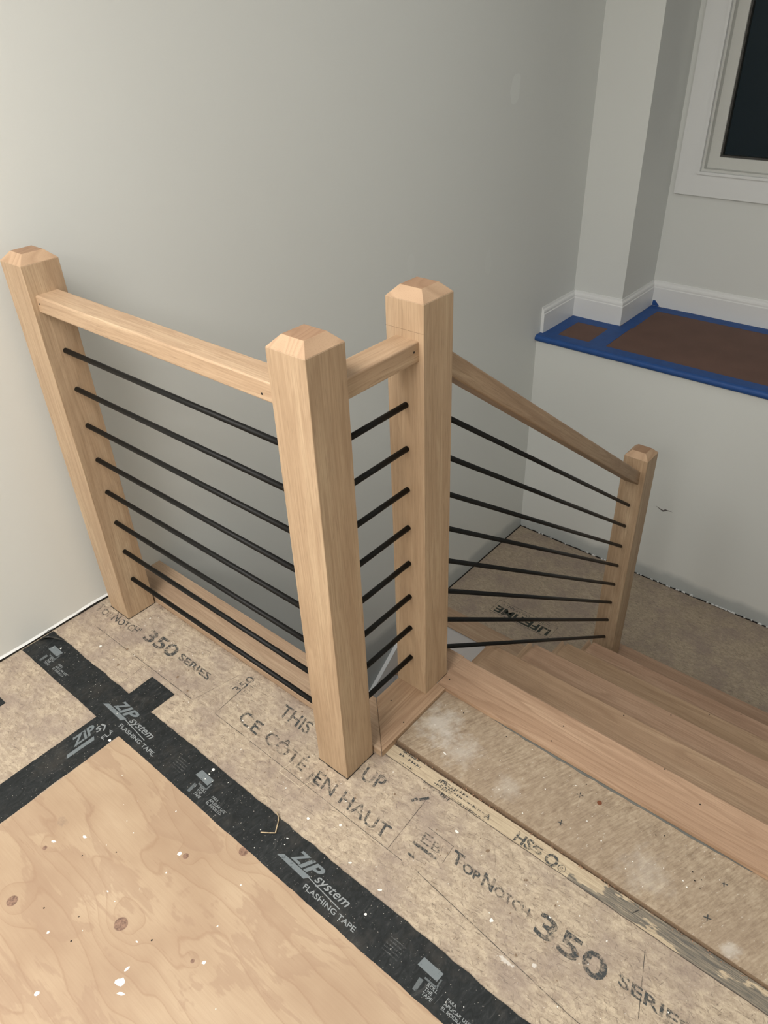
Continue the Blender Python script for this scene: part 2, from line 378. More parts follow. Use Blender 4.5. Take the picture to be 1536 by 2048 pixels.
# ------------------------------------------------------------ room shell
struct(bx('wall_left', (-.12, 0, YN, YBK + .12, ZB, ZC), M_wall))
m = nb(); prism(m, [(0, YN), (XE, YN), (XE, .148), (2.1, .148), (1.45, .1445), (1.022, .1405), (1.022, .0945), (0, .0945)], -.26, 0)
floor = struct(build('floor', m, M_osb))
m = nb(); prism(m, [(0, 1.60), (XS + .02, 1.60), (XS + .02, Y0 + 5 * RUN - .02), (XR, Y0 + 5 * RUN - .02), (XR, YF), (0, YF)], ZL - .25, ZL)
floor2 = struct(build('floor', m, M_osbl))
struct(bx('wall_far', (0, XR, YF, YF + .02, ZB, .002), M_wallfar))
# back wall with window opening
WX0, WX1, WZ0, WZ1 = 0.405, 1.40, 0.695, 2.05
m = nb()
box(m, 0, WX0, YBK, YBK + .12, 0, ZC); box(m, WX1, XR, YBK, YBK + .12, 0, ZC)
box(m, WX0, WX1, YBK, YBK + .12, 0, WZ0); box(m, WX0, WX1, YBK, YBK + .12, WZ1, ZC)
struct(build('wall_back', m, M_wallfar))
struct(bx('wall_corner', (0, .268, YCOL, YBK, .0, ZC), M_wallfar))
struct(bx('wall_right', (XR, XR + .12, .62, YBK + .12, ZB, ZC), M_wallfar))
struct(bx('wall_side', (XE, XE + .12, YN, .74, -.26, ZC), M_wallfar))
struct(bx('wall_hall', (XR + .12, XE, .62, .74, -.26, ZC), M_wallfar))
struct(bx('wall_rear', (0, XE, YN - .12, YN, -.26, ZC), M_wallfar))
struct(bx('ceiling', (-.12, XE + .12, YN - .12, YBK + .12, ZC, ZC + .1), M_ceil))
m = nb(); box(m, 1.022, XR + .0, .148, Y0 - .05, -.26, -.012); box(m, XR, XE, .148, .62, -.26, 0)
struct(build('floor', m, M_osbl))
# well walls below the upper floor and a floor far down in the well
struct(bx('wall_well', (0, XE, -1.3, -1.2, ZB, -.26), M_wallfar))
struct(bx('floor', (0, XR, -1.2, YF, ZB - .1, ZB), M_osbl))
# ledge
struct(bx('floor', (0, XR, YF - .004, YBK, 0.002, ZE - .004), M_trim))

# skirting on the ledge
def baseboard(name, axis, a0, a1, u0, sgn, m0=None, m1=None, z=ZE - .004):
    H = .133
    pr = [(0, 0), (.016, 0), (.016, .098), (.013, .102), (.013, .110), (.011, .117), (.006, .124), (.004, H), (0, H)]
    bm_ = nb(); sweep(bm_, [(u0 + sgn * u, z + h) for u, h in pr], axis, a0, a1, m0, m1)
    o = build(name, bm_, M_trim); return struct(o)
baseboard('baseboard_left', 1, 2.538, YCOL, 0.0, 1)
baseboard('baseboard_corner', 0, 0.0, .268 + YCOL, YCOL, -1, None, -1)
baseboard('baseboard_side', 1, YCOL + .268, YBK, .268, 1, -1, None)
baseboard('baseboard_back', 0, .27, XR, YBK, -1)

# window
win = struct(thing('window_1', (.9, YBK, WZ0), '', '')); del win['label']; del win['category']
def frame(bm_, x0, x1, z0, z1, w, y0, y1):
    box(bm_, x0, x0 + w, y0, y1, z0, z1); box(bm_, x1 - w, x1, y0, y1, z0, z1)
    box(bm_, x0 + w, x1 - w, y0, y1, z0, z0 + w); box(bm_, x0 + w, x1 - w, y0, y1, z1 - w, z1)
m = nb(); frame(m, .300, 1.51, .592, 2.16, .100, YBK - .018, YBK); build('casing', m, M_trim, win)
m = nb(); frame(m, .398, 1.412, .690, 2.062, .012, YBK - .026, YBK + .004); build('bead', m, M_trim, win)
m = nb(); frame(m, .408, 1.402, .700, 2.052, .012, YBK - .004, YBK + .11); build('jamb', m, M_wintrim, win)
m = nb(); frame(m, .420, 1.390, .712, 2.040, .050, YBK + .035, YBK + .09); sash = build('sash', m, M_wintrim, win)
m = nb(); frame(m, .468, 1.342, .760, 1.992, .010, YBK + .045, YBK + .075); build('gasket', m, M_gask, sash)
bx('glass', (.474, 1.336, YBK + .058, YBK + .064, .766, 1.986), M_glass, sash)

# ledge covering and masking tape
papers = bx('floor_paper', (.016, XR - .01, YF, YBK - .018, ZE - .004, ZE - .0025), M_rosin)
tag(papers, 'reddish brown rosin paper covering the white ledge beneath the window', 'paper')
def mtape(x0, x1, y0, y1, z, label):
    n = 14; top = []; bot = []
    lx = (x1 - x0) > (y1 - y0)
    for i in range(n + 1):
        t = i / n; j = random.uniform(-.0015, .0015); k = random.uniform(-.0015, .0015)
        if lx: bot.append((x0 + (x1 - x0) * t, y0 + j)); top.append((x0 + (x1 - x0) * t, y1 + k))
        else: bot.append((x1 + j, y0 + (y1 - y0) * t)); top.append((x0 + k, y0 + (y1 - y0) * t))
    bm_ = nb(); prism(bm_, bot + top[::-1], z, z + .0006)
    return tag(build('masking_tape', bm_, M_blue), label, 'tape', 'blue masking tape on the ledge')
zt = ZE - .0024
mtape(.017, .085, YF + .03, 2.845, zt, 'blue masking tape strip along the short skirting beside the grey wall')
mtape(.085, .268, 2.775, 2.845, zt, 'blue masking tape strip across the front of the boxed column')
mtape(.255, .345, YF + .05, 2.845, zt + .0007, 'blue masking tape strip crossing the paper in front of the column')
mtape(.286, .350, 2.845, 3.215, zt, 'blue masking tape strip along the side of the boxed column')
mtape(.350, XR - .02, 3.15, 3.219, zt, 'blue masking tape strip along the skirting under the window')
# front strip rolled over the nose of the ledge
m = nb(); pr = []
for k in range(9):
    a = math.pi * (.5 + k / 8); pr.append((YF - .004 + math.cos(a) * .013, .006 + math.sin(a) * .0145))
pr = [(YF + .055, zt + .0012), (YF + .055, zt + .0004), (YF - .003, zt + .0004)] + pr[1:] + [(YF - .0005, -.009), (YF - .0005, zt + .0012)]
pr2 = [(YF + .058, ZE - .0022), (YF + .058, ZE - .0010), (YF - .004, ZE + .0005)]
for k in range(1, 9):
    a = math.pi * (.5 + k / 8); pr2.append((YF - .004 + math.cos(a) * .016, .0065 + math.sin(a) * .0160))
pr2 += [(YF - .0045, -.0095), (YF - .0045, ZE - .0022)]
sweep(m, pr2, 0, 0.001, XR - .01); nose = build('masking_tape', m, M_blue)
tag(nose, 'long blue masking tape strip rolled over the front edge of the ledge', 'tape', 'blue masking tape on the ledge')
# torn tape tip in the corner
m = nb(); prism(m, [(.286, 3.16), (.35, 3.19), (.32, 3.219), (.286, 3.219)], ZE - .0018, ZE - .001)
v = [m.verts.new(p) for p in ((.287, 3.2185, ZE), (.33, 3.2185, ZE), (.302, 3.2185, ZE + .028), (.289, 3.2185, ZE + .026))]; m.faces.new(v)
tag(build('masking_tape', m, M_blue), 'torn tip of blue masking tape standing up in the corner behind the column', 'tape', 'blue masking tape on the ledge')
# scuff on the far wall
m = nb(); pts = [(.755, -.712), (.775, -.717), (.795, -.722), (.805, -.712), (.815, -.7135), (.845, -.7145), (.815, -.718), (.806, -.724), (.796, -.731), (.785, -.726)]
m.faces.new([m.verts.new((x, YF - .0006, z)) for x, z in pts])
# ragged drywall paper and dark gap at the foot of the lower walls
m = nb()
x = .001
while x < XR - .03:
    d = random.uniform(.010, .03); h = random.uniform(.002, .0065)
    box(m, x, x + d, YF - .004, YF - .0003, ZL + .0003, ZL + h); x += d
gap = build('trim_1', m, M_dark)
m = nb(); x = .12
while x < XR - .05:
    d = random.uniform(.006, .022); h0 = random.uniform(.002, .005); h1 = h0 + random.uniform(.003, .008)
    if random.random() < .30:
        P = [(x, h0), (x + d, h0 - .001), (x + d * .8, h1), (x + d * .3, h1 * .9)]
        A_ = [m.verts.new((q, YF - .0052, ZL + w_)) for q, w_ in P]; B_ = [m.verts.new((q, YF - .0001, ZL + w_)) for q, w_ in P]
        m.faces.new(A_); m.faces.new(B_[::-1])
        for i in range(4): m.faces.new((A_[i], A_[(i + 1) % 4], B_[(i + 1) % 4], B_[i]))
    x += d
struct(build('trim_5', m, M_trim))
struct(gap)
m = nb(); box(m, .0005, .004, 1.70, YF, ZL + .0005, ZL + .006); struct(build('trim_2', m, M_dark))
m = nb(); pts = [(.755, -.712), (.775, -.717), (.795, -.722), (.805, -.712), (.815, -.7135), (.845, -.7145), (.815, -.718), (.806, -.724), (.796, -.731), (.785, -.726)]
vs = [m.verts.new((x, YF - .0006, z)) for x, z in pts]; m.faces.new(vs); vs2 = [m.verts.new((x, YF - .0002, z)) for x, z in pts]; m.faces.new(vs2[::-1])
wf = bpy.data.objects['wall_far']; build('scuff_mark', m, flat('grey scuff', (.13, .12, .115)), wf)
# torn edge of the left wallboard above the upper floor
m = nb(); y = -1.6; top = []
while y < .045:
    h = random.uniform(.004, .009); top.append((y, h)); y += random.uniform(.01, .035)
top.append((.048, .006))
a = [m.verts.new((.0045, p[0], p[1])) for p in top]; b_ = [m.verts.new((.0045, p[0], .0005)) for p in top]
c_ = [m.verts.new((.0, p[0], p[1])) for p in top]
for i in range(len(top) - 1):
    m.faces.new((a[i], a[i + 1], b_[i + 1], b_[i])); m.faces.new((c_[i], c_[i + 1], a[i + 1], a[i]))
struct(build('trim_3', m, M_dark))
m = nb(); top = []; y = -1.6
while y < .045:
    top.append((y, random.uniform(.0085, .0125))); y += random.uniform(.02, .06)
top.append((.048, .011))
a = [m.verts.new((.0015, p[0], p[1] + .0012)) for p in top]; b_ = [m.verts.new((.0048, p[0], p[1] - .0028)) for p in top]
c_ = [m.verts.new((.0, p[0], p[1] + .003)) for p in top]; d_ = [m.verts.new((.0, p[0], p[1] - .0028)) for p in top]
for i in range(len(top) - 1):
    m.faces.new((a[i], a[i + 1], b_[i + 1], b_[i])); m.faces.new((c_[i], c_[i + 1], a[i + 1], a[i])); m.faces.new((b_[i], b_[i + 1], d_[i + 1], d_[i]))
struct(build('trim_4', m, M_trim))

# ------------------------------------------------------------ floor lettering
def glyphs(txt, bl, br, tl, z, mat, parent, name='lettering', bold=0.0, label=None, shear=0.0):
    cu = bpy.data.curves.new('t', 'FONT'); cu.body = txt; cu.offset = bold; cu.shear = shear; cu.resolution_u = 3
    ob = bpy.data.objects.new('t', cu); COL.objects.link(ob)
    dg = bpy.context.evaluated_depsgraph_get(); me = bpy.data.meshes.new_from_object(ob.evaluated_get(dg))
    bpy.data.objects.remove(ob); bpy.data.curves.remove(cu)
    xs = [v.co.x for v in me.vertices]; ys = [v.co.y for v in me.vertices]
    x0, x1, y0, y1 = min(xs), max(xs), min(ys), max(ys)
    for v in me.vertices:
        u = (v.co.x - x0) / (x1 - x0); w = (v.co.y - y0) / (y1 - y0)
        v.co = (bl[0] + (br[0] - bl[0]) * u + (tl[0] - bl[0]) * w, bl[1] + (br[1] - bl[1]) * u + (tl[1] - bl[1]) * w, z)
    me.materials.clear(); me.materials.append(mat)
    o = bpy.data.objects.new(name, me); COL.objects.link(o)
    if parent: o.parent = parent
    if label: o['label'] = label
    return o
def polys(name, plist, z, mat, parent, th=0.0):
    m_ = nb()
    for P in plist:
        m_.faces.new([m_.verts.new((x, y, z)) for x, y in P])
    me = bpy.data.meshes.new(name); bmesh.ops.recalc_face_normals(m_, faces=m_.faces)
    for f in m_.faces:
        if f.normal.z < 0: f.normal_flip()
    m_.to_mesh(me); m_.free(); me.materials.append(mat)
    o = bpy.data.objects.new(name, me); COL.objects.link(o); o.parent = parent; return o
def seg(p, q, w):
    d = Vector((q[0] - p[0], q[1] - p[1])).normalized(); n = Vector((-d.y, d.x)) * w / 2
    return [(p[0] + n.x, p[1] + n.y), (p[0] - n.x, p[1] - n.y), (q[0] - n.x, q[1] - n.y), (q[0] + n.x, q[1] + n.y)]
Z1 = 0.0004
L = lambda t, x0, y0, x1, h, mat=M_osb_ink, sk=0.0, bold=0.0, dy=0.0, z=Z1: glyphs(t, (x0, y0), (x1, y0 + dy), (x0 - sk, y0 + h), z, mat, floor, bold=bold)
L('T', .020, -.038, .044, .030, M_osb_ink2, .008, .02); L('OP', .048, -.038, .090, .022, M_osb_ink2, .007, .02, .004)
L('N', .096, -.034, .120, .030, M_osb_ink, .008, .02, .002); L("OTCH'", .124, -.034, .212, .024, M_osb_ink, .007, .02, .010)
L('350', .236, -.024, .366, .042, M_osb_ink, .008, .025, .004)
L('SERIES', .380, -.009, .508, .021, M_osb_ink, .007, .02, 0)
L('THIS', .737, .029, .838, .037, M_osb_ink, .008, .012)
L('SIDE', .905, .029, .992, .037, M_osb_ink, .008, .012)
L('UP', 1.020, .018, 1.078, .037, M_osb_ink, .006, .012, .004)
L('CE', .670, -.047, .742, .036, M_osb_ink, .008, .012, -.002); L('C\u00d4T\u00c9', .766, -.049, .905, .042, M_osb_ink2, .008, .012, -.004)
L('EN HAUT', .940, -.056, 1.163, .033, M_osb_ink, .006, .012, -.006)
L('T', 1.298, -.012, 1.324, .028, M_osb_ink, .007, .03); L('OP', 1.327, -.014, 1.368, .020, M_osb_ink, .006, .03)
L('N', 1.374, -.014, 1.400, .028, M_osb_ink, .007, .03); L('OTCH', 1.404, -.014, 1.484, .020, M_osb_ink2, .006, .03)
L('350', 1.502, -.028, 1.648, .046, M_osb_ink, .006, .02, -.004)
L('SERIES', 1.668, -.012, 1.800, .022, M_osb_ink, .006, .02, -.002)
# small stamp turned a quarter: reads away from the camera
V = lambda t, x, y0, y1, h, mat=M_osb_ink2: glyphs(t, (x, y0), (x + .002, y1), (x - h, y0), Z1, mat, floor)
V('TopNotch', .578, .006, .048, .008)
V('350', .605, .012, .072, .024, M_osb_ink)
V('SERIES', .624, .014, .072, .014, M_osb_ink2)
# wood strip print along the panel edge
L('HS', 1.372, .108, 1.412, .026, M_osb_ink, 0, .03)
L('5', 1.410, .112, 1.436, .018, M_osb_ink, 0, .03)
def ring(cx, cy, r, w, n=28):
    return [[(cx + (r) * math.cos(2 * math.pi * i / n), cy + r * math.sin(2 * math.pi * i / n)), (cx + r * math.cos(2 * math.pi * (i + 1) / n), cy + r * math.sin(2 * math.pi * (i + 1) / n)),
             (cx + (r - w) * math.cos(2 * math.pi * (i + 1) / n), cy + (r - w) * math.sin(2 * math.pi * (i + 1) / n)), (cx + (r - w) * math.cos(2 * math.pi * i / n), cy + (r - w) * math.sin(2 * math.pi * i / n))] for i in range(n)]
polys('print_mark', ring(1.458, .120, .014, .006), Z1, M_osb_ink, floor)
polys('print_mark', ring(1.483, .117, .0085, .0018), Z1, M_osb_ink, floor)
L('R', 1.4795, .1135, 1.4865, .007)
L('A', 1.294, .114, 1.308, .013, M_osb_ink, 0, .03)
# rows of worn code print on the strip
rows = []
for (ya, x0, x1) in ((.139, 1.05, 1.10), (.128, 1.05, 1.11), (.112, 1.06, 1.10), (.128, 1.165, 1.205), (.122, 1.175, 1.30), (.116, 1.16, 1.20), (.133, 1.17, 1.24), (.109, 1.20, 1.30), (.104, 1.14, 1.19), (.101, 1.17, 1.21)):
    x = x0
    while x < x1:
        w_ = random.uniform(.002, .008)
        rows.append(seg((x, ya), (x + w_, ya + random.uniform(-.0005, .0005)), random.uniform(.0015, .004)))
        if random.random() < .5: rows.append(seg((x, ya - .004), (x + .0006, ya + .004), .0018))
        x += w_ + random.uniform(.001, .004)
polys('print_mark', rows, Z1, M_osb_ink, floor)
# thin scored/printed lines on the subfloor
ln = [seg((.096, -.077), (.53, -.075), .0014), seg((.53, -.075), (.56, .06), .0008), seg((.610, -.068), (.599, .077), .0016), seg((.610, -.068), (.72, -.068), .0014),
      seg((.74, -.069), (1.22, -.074), .0012), seg((1.180, -.072), (1.172, .078), .0012), seg((1.215, .020), (1.285, .018), .001), seg((1.288, -.026), (1.284, .018), .001),
      seg((1.26, -.073), (1.62, -.11), .0014), seg((1.62, -.11), (1.90, -.125), .0012), seg((.33, -.077), (.335, -.16), .0008), seg((1.68, .075), (1.72, -.04), .0012), seg((1.642, .141), (1.632, .122), .0022)]
polys('marking_line', ln, Z1 * .8, M_line, floor)
bars = [seg((1.212, -.027), (1.275, -.0265), .007), seg((1.218, -.053), (1.236, -.054), .005), seg((1.160, .060), (1.175, .078), .007), seg((1.148, .048), (1.156, .060), .007)]
polys('print_mark', bars, Z1, M_osb_ink, floor)
L('E', .925, -.062, .955, .024, M_osb_ink2); L('E', 1.222, -.016, 1.244, .024, M_osb_ink2, .004); L('B', 1.250, -.016, 1.270, .020, M_osb_ink2, .004)
polys('marking_line', [seg((.861, -.084), (.93, -.084), .001), seg((.861, -.084), (.868, -.045), .001), seg((.93, -.084), (.94, -.05), .001)], Z1, ink('pale score line', (.62, .54, .40), .7), floor)
m = nb()
for cx, r in ():
    pass
# lifetime stamp on the lower landing (upside down)
def gl2(t, x0, x1, y0, y1, mat=M_osb_ink): return glyphs(t, (x0, y0), (x1, y0), (x0, y1), ZL + Z1, mat, floor2)
glyphs('LIFETIME', (.590, 1.840), (.283, 1.836), (.590, 1.790), ZL + Z1, ink('landing stencil ink', (.022, .028, .022), .64, 95, .95), floor2, bold=.035)
gl2('LIMITED WARRANTY', .570, .295, 1.866, 1.848, M_osb_ink)
polys('marking_line', [seg((.267, 1.778), (.606, 1.782), .003), seg((.606, 1.782), (.606, 1.88), .0025), seg((.606, 1.88), (.267, 1.876), .0025), seg((.267, 1.876), (.267, 1.778), .0025)], ZL + Z1, M_osb_ink, floor2)

# scattered white paint flecks and pinholes on the upper floor
def blob(cx, cy, r, n=9, sq=1.0, ang=0.0):
    P = []
    for i in range(n):
        t = 2 * math.pi * i / n; q = r * random.uniform(.7, 1.15); x_, y_ = q * math.cos(t), q * math.sin(t) * sq
        P.append((cx + x_ * math.cos(ang) - y_ * math.sin(ang), cy + x_ * math.sin(ang) + y_ * math.cos(ang)))
    return P
fl = [blob(1.066, -.095, .0035), blob(.17, -.115, .004), blob(.185, .04, .003), blob(1.225, -.150, .005, 9, .5, .7), blob(1.14, -.145, .004, 9, .5, .5), blob(1.43, -.06, .004), blob(1.0, -.128, .0035), blob(1.27, .05, .005, 9, .6), blob(1.71, -.09, .005)]
fl += [blob(random.uniform(.1, 1.9), random.uniform(-.14, .08), random.uniform(.0007, .0022), 7, random.uniform(.4, 1), random.uniform(0, 3)) for _ in range(80)]
fk = polys('paint_fleck', fl, Z1 * 2, M_white, floor); fk['kind'] = 'stuff'
dk = [blob(random.uniform(.1, 1.9), random.uniform(-.14, .09), random.uniform(.0008, .003), 8, random.uniform(.3, 1), random.uniform(0, 3)) for _ in range(90)]
dk += [blob(.272, -.125, .004), blob(1.345, .055, .0045), blob(1.62, -.15, .004), blob(.435, -.05, .004), blob(.24, -.075, .004)]
dkk = polys('debris_speck', dk, Z1 * 1.5, M_edge, floor); dkk['kind'] = 'stuff'

# ------------------------------------------------------------ plywood sheet and tapes
PZ = .0022
m = nb(); pts = [(.482, -.2575)] + [(.482 + i * .07, -.2575 + random.uniform(-.0006, .0006)) for i in range(1, 24)] + [(2.12, -.2575), (2.12, -1.70), (.482, -1.70)]
prism(m, pts, 0.0, PZ)
ply = tag(build('plywood_sheet', m, M_ply), 'peach coloured plywood sheet with knots lying in the corner between black tapes', 'plywood')
fl = [blob(.967, -.582, .010, 13, .8, 1.0), blob(.957, -.560, .006, 9, .4, 1.6), blob(.985, -.592, .008, 9, .35, .6), blob(.655, -.463, .006, 9, .5, .3), blob(.613, -.512, .006, 9, .45, .5), blob(.865, -.690, .0045), blob(.848, -.357, .005),
      blob(.930, -.520, .003, 8, .5), blob(1.06, -.462, .004), blob(.78, -.62, .003), blob(.80, -.50, .003, 8, .4), blob(.86, -.40, .002), blob(1.0, -.32, .002)]
fl += [blob(random.uniform(.5, 1.4), random.uniform(-.9, -.28), random.uniform(.0008, .0022), 7, random.uniform(.4, 1), random.uniform(0, 3)) for _ in range(28)]
fk = polys('paint_fleck', fl, PZ + .0003, M_white, ply); fk['kind'] = 'stuff'
hl = [blob(.74, -.44, .0018), blob(.80, -.565, .0025, 8, .4, 1), blob(.83, -.60, .002), blob(.73, -.60, .0018), blob(.69, -.49, .0018), blob(.95, -.50, .0022)]
fk = polys('pinhole', hl, PZ + .0003, M_dark, ply); fk['kind'] = 'stuff'

def strip(name, along, a0, a1, lo, hi, z0, z1, label, wob=.002, step=.012, wlo=None):
    A = []; B = []; a = a0; wl = wob if wlo is None else wlo
    j = k = 0.0
    while True:
        j = j * .6 + random.uniform(-wl, wl) * .6; k = k * .6 + random.uniform(-wob, wob) * .6
        A.append((a, lo + j)); B.append((a, hi + k))
        if a >= a1: break
        a = min(a + step, a1)
    P = A + B[::-1]
    if along == 1: P = [(q, p) for p, q in P]
    m_ = nb(); prism(m_, P, z0, z1); o = build(name, m_, M_tape)
    return tag(o, label, 'tape', 'black flashing tapes on the subfloor')
cross = strip('flashing_tape', 1, -1.30, -.093, .382, .478, 0.0, .0012, 'black flashing tape running under the long tape beside the plywood corner', .0015)
longt = strip('flashing_tape', 0, .010, 2.7, -.2615, -.1665, .0012, .0026, 'long black flashing tape running between subfloor and plywood sheet', .0022, .011, .0012)
small = strip('flashing_tape', 1, -1.2, -.385, .06, .155, 0.0, .0012, 'black flashing tape showing only its corner at the left frame edge', .001)
# curled tape end by the wall
m = nb(); n = 10; ra = []; rb = []
for i in range(n + 1):
    t = i / n; x = .018 + .06 * t; z = .004 + .016 * math.sin(t * math.pi) ** 1.0
    ra.append(m.verts.new((x, -.186 + .024 * t ** 1.5, .0028))); rb.append(m.verts.new((x - .004 + .004 * t, -.212 + .046 * t, z)))
for i in range(n):
    f = m.faces.new((ra[i], ra[i + 1], rb[i + 1], rb[i])); f.smooth = True
build('curled_end', m, M_curl, longt)['label'] = 'grey curled backing at the tape end'
ZT = .0030
def T(t, bl, br, tl, mat=M_grey_ink, par=longt, bold=0.0, shear=0.0, z=ZT, name='lettering'): return glyphs(t, bl, br, tl, z, mat, par, name, bold, None, shear)
def logo(x):
    T('Z', (x + .028, -.2155), (x + .063, -.2165), (x + .028, -.188), M_grey_ink, longt, .03, .35)
    T('IP', (x + .053, -.2175), (x + .107, -.2175), (x + .053, -.189), M_grey_ink, longt, .03, .35)
    T('system', (x + .101, -.2265), (x + .190, -.2270), (x + .101, -.2045), M_light_ink, longt, .008, .28)
    T('FLASHING TAPE', (x + .094, -.2455), (x + .232, -.2465), (x + .0925, -.2345), M_light_ink, longt, .012)
    T('TM', (x + .196, -.199), (x + .203, -.199), (x + .196, -.195), M_faint_ink)
    polys('print_mark', [[(x + .000, -.228), (x + .082, -.231), (x + .091, -.2195), (x + .012, -.2185)]], ZT, M_grey_ink, longt)
    polys('print_mark', [seg((x + .088, -.2225), (x + .181, -.2300), .0018)], ZT + .00005, M_light_ink, longt)
logo(.361); logo(1.008); logo(1.655)
def icon(x, full=True):
    polys('print_mark', [[(x + .002, -.213), (x + .047, -.2145), (x + .049, -.196), (x + .004, -.195)]], ZT, M_grey_ink, longt)
    polys('print_mark', [seg((x + .052, -.206), (x + .053, -.224), .0035), seg((x + .053, -.223), (x + .026, -.2225), .0035), [(x + .018, -.228), (x + .027, -.2275), (x + .028, -.251), (x + .020, -.252)]], ZT, M_mid_ink, longt)
    for i, s in enumerate(('ROLL', 'THE', 'TAPE')):
        T(s, (x + .037, -.2315 - .0085 * i), (x + .037 + .0055 * len(s), -.2315 - .0085 * i), (x + .037, -.2250 - .0085 * i), M_light_ink, longt, .015)
    for i, s in enumerate(('PARA', 'APLICAR USE', 'EL RODILLO')):
        T(s, (x + .079, -.2290 - .0085 * i), (x + .079 + .0049 * len(s), -.2290 - .0085 * i), (x + .079, -.2228 - .0085 * i), M_light_ink, longt, .012)
    polys('print_mark', [seg((x + .068, -.224), (x + .066, -.246), .0008)], ZT, M_faint_ink, longt)
icon(.064 + .0); icon(.716); icon(1.368)
def data(x):
    for i in range(5):
        r = []; xx = x
        while xx < x + .036:
            w_ = random.uniform(.0015, .003); r.append(seg((xx, -.205 - .0068 * i), (xx + w_, -.205 - .0068 * i), .0026)); xx += w_ + .0009
        polys('print_mark', r, ZT, M_faint_ink, longt)
data(.650); data(1.300)
# lettering on the crossing tape (reads away from the camera)
ZX = .0015
def TX(t, x, y0, y1, h, mat=M_grey_ink, bold=0.0, shear=0.0): return glyphs(t, (x, y0), (x, y1), (x - h, y0), ZX, mat, cross, 'lettering', bold, None, shear)
TX('ZIP', .424, -.350, -.282, .027, M_grey_ink, .03, .35)
TX('sy', .436, -.290, -.250, .022, M_light_ink, .008, .28)
TX('FLA', .460, -.292, -.258, .012, M_light_ink, .01)
polys('print_mark', [[(.440, -.379), (.430, -.372), (.432, -.300), (.443, -.306)]], ZX, M_grey_ink, cross)
TX('ZIP', .424, -.997, -.929, .027, M_grey_ink, .03, .35)
fl = [blob(.740, -.178, .0045), blob(.742, -.192, .0025, 8, .5), blob(.745, -.206, .0018), blob(.092, -.190, .003), blob(.30, -.225, .0015), blob(1.0, -.19, .003, 8, .4, .5), blob(1.235, -.205, .003)]
fl += [blob(random.uniform(.05, 1.8), random.uniform(-.25, -.175), random.uniform(.0006, .0016), 7, random.uniform(.4, 1), random.uniform(0, 3)) for _ in range(30)]
fk = polys('paint_fleck', fl, ZT + .0002, M_white, longt); fk['kind'] = 'stuff'
fk = polys('paint_fleck', [blob(.474, -.283, .004)], ZX + .0002, M_white, cross)
# splinter lying on the tape
m = nb(); path = [(.939, -.163, .006), (.950, -.168, .007), (.957, -.175, .006), (.972, -.198, .0052), (.962, -.206, .0055), (.946, -.217, .0048)]
for i in range(len(path) - 1): cyl(m, path[i], path[i + 1], .0013, 6)
tag(build('wood_splinter', m, M_splint), 'bent pale wood splinter lying across the edge of the long black tape', 'splinter')

# ------------------------------------------------------------ underlayment strip at the stair head
m = nb(); prism(m, [(1.0235, .152), (XR, .150), (XR, .3445), (1.0235, .3445)], -.011, .008)
und = tag(build('underlayment_board', m, M_under, None), 'worn plywood underlayment board between subfloor and top stair nosing', 'board')
e = bx('board_edge', (1.0235, XR, .1492, .1520, -.011, .0072), M_edge, und)
nl = nb(); cyl(nl, (1.474, .296, .008), (1.474, .296, .0088), .0052, 16); build('nail_head', nl, M_rust, und)['label'] = 'rusty nail head'
for (x, y) in ((1.432, .287), (1.433, .201), (1.747, .285), (1.747, .199)):
    a_, b2 = (.007, .002), (-.0014, .0003)
    P = []
    for q in range(4):
        c_, s_ = ((1, 0), (0, 1), (-1, 0), (0, -1))[q]
        for (u_, v_) in ((.0012, -.0012), (.0072, -.0012), (.0072, .0012)):
            u2, v2 = u_ * .96 - v_ * .26, u_ * .26 + v_ * .96
            P.append((x + u2 * c_ - v2 * s_, y + u2 * s_ + v2 * c_))
    polys('plus_mark', [P], .0084, M_osb_ink, und)
polys('pinhole', [blob(1.221, .320, .002), blob(1.43, .32, .0015), blob(1.60, .30, .0015), blob(1.615, .31, .0015), blob(1.69, .27, .0018), blob(1.70, .255, .002), blob(1.71, .265, .0015), blob(1.715, .245, .0015), blob(1.10, .315, .0018)], .0085, M_dark, und)['kind'] = 'stuff'
fl = [blob(1.135, .190, .005, 9, .35, -.2)] + [blob(random.uniform(1.05, 2.0), random.uniform(.16, .33), random.uniform(.0006, .0018), 7, random.uniform(.4, 1), random.uniform(0, 3)) for _ in range(70)]
polys('paint_fleck', fl, .0086, M_white, und)['kind'] = 'stuff'
m = nb(); A = []; B = []; x = 1.17
while x < 1.80:
    A.append((x, .3440)); B.append((x, .3440 - random.uniform(.0035, .007) * min(1, (x - 1.165) * 9, (1.805 - x) * 7))); x += .018
prism(m, B + A[::-1], .0080, .0092); build('adhesive_smear', m, M_glue, und)
# crumbs in the gap
m = nb()
for _ in range(420):
    x = random.uniform(1.04, 2.05); y = .1465 + random.uniform(-.006, .0015); r = random.uniform(.0007, .0022)
    z = random.uniform(-.002, .002)
    vs = [m.verts.new((x + random.uniform(-r, r) * 1.6, y + random.uniform(-r, r), z + random.uniform(-r, r))) for _k in range(4)]
    for t in ((0, 1, 2), (0, 2, 3), (0, 3, 1), (1, 3, 2)): m.faces.new([vs[i] for i in t])
tag(build('wood_crumbs', m, flat('brown crumbs', (.30, .18, .11), .9, 0, .6, 500)), 'brown wood crumbs lying in the gap in front of the underlayment board', 'crumbs', kind='stuff')
m = nb()
for _ in range(260):
    x = random.uniform(.15, .82); y = .0945 - random.uniform(0, .006) * random.random(); r = random.uniform(.0006, .0018)
    vs = [m.verts.new((x + random.uniform(-r, r) * 1.8, y + random.uniform(-r, r), .001 + random.uniform(-r, r))) for _k in range(4)]
    for t in ((0, 1, 2), (0, 2, 3), (0, 3, 1), (1, 3, 2)): m.faces.new([vs[i] for i in t])
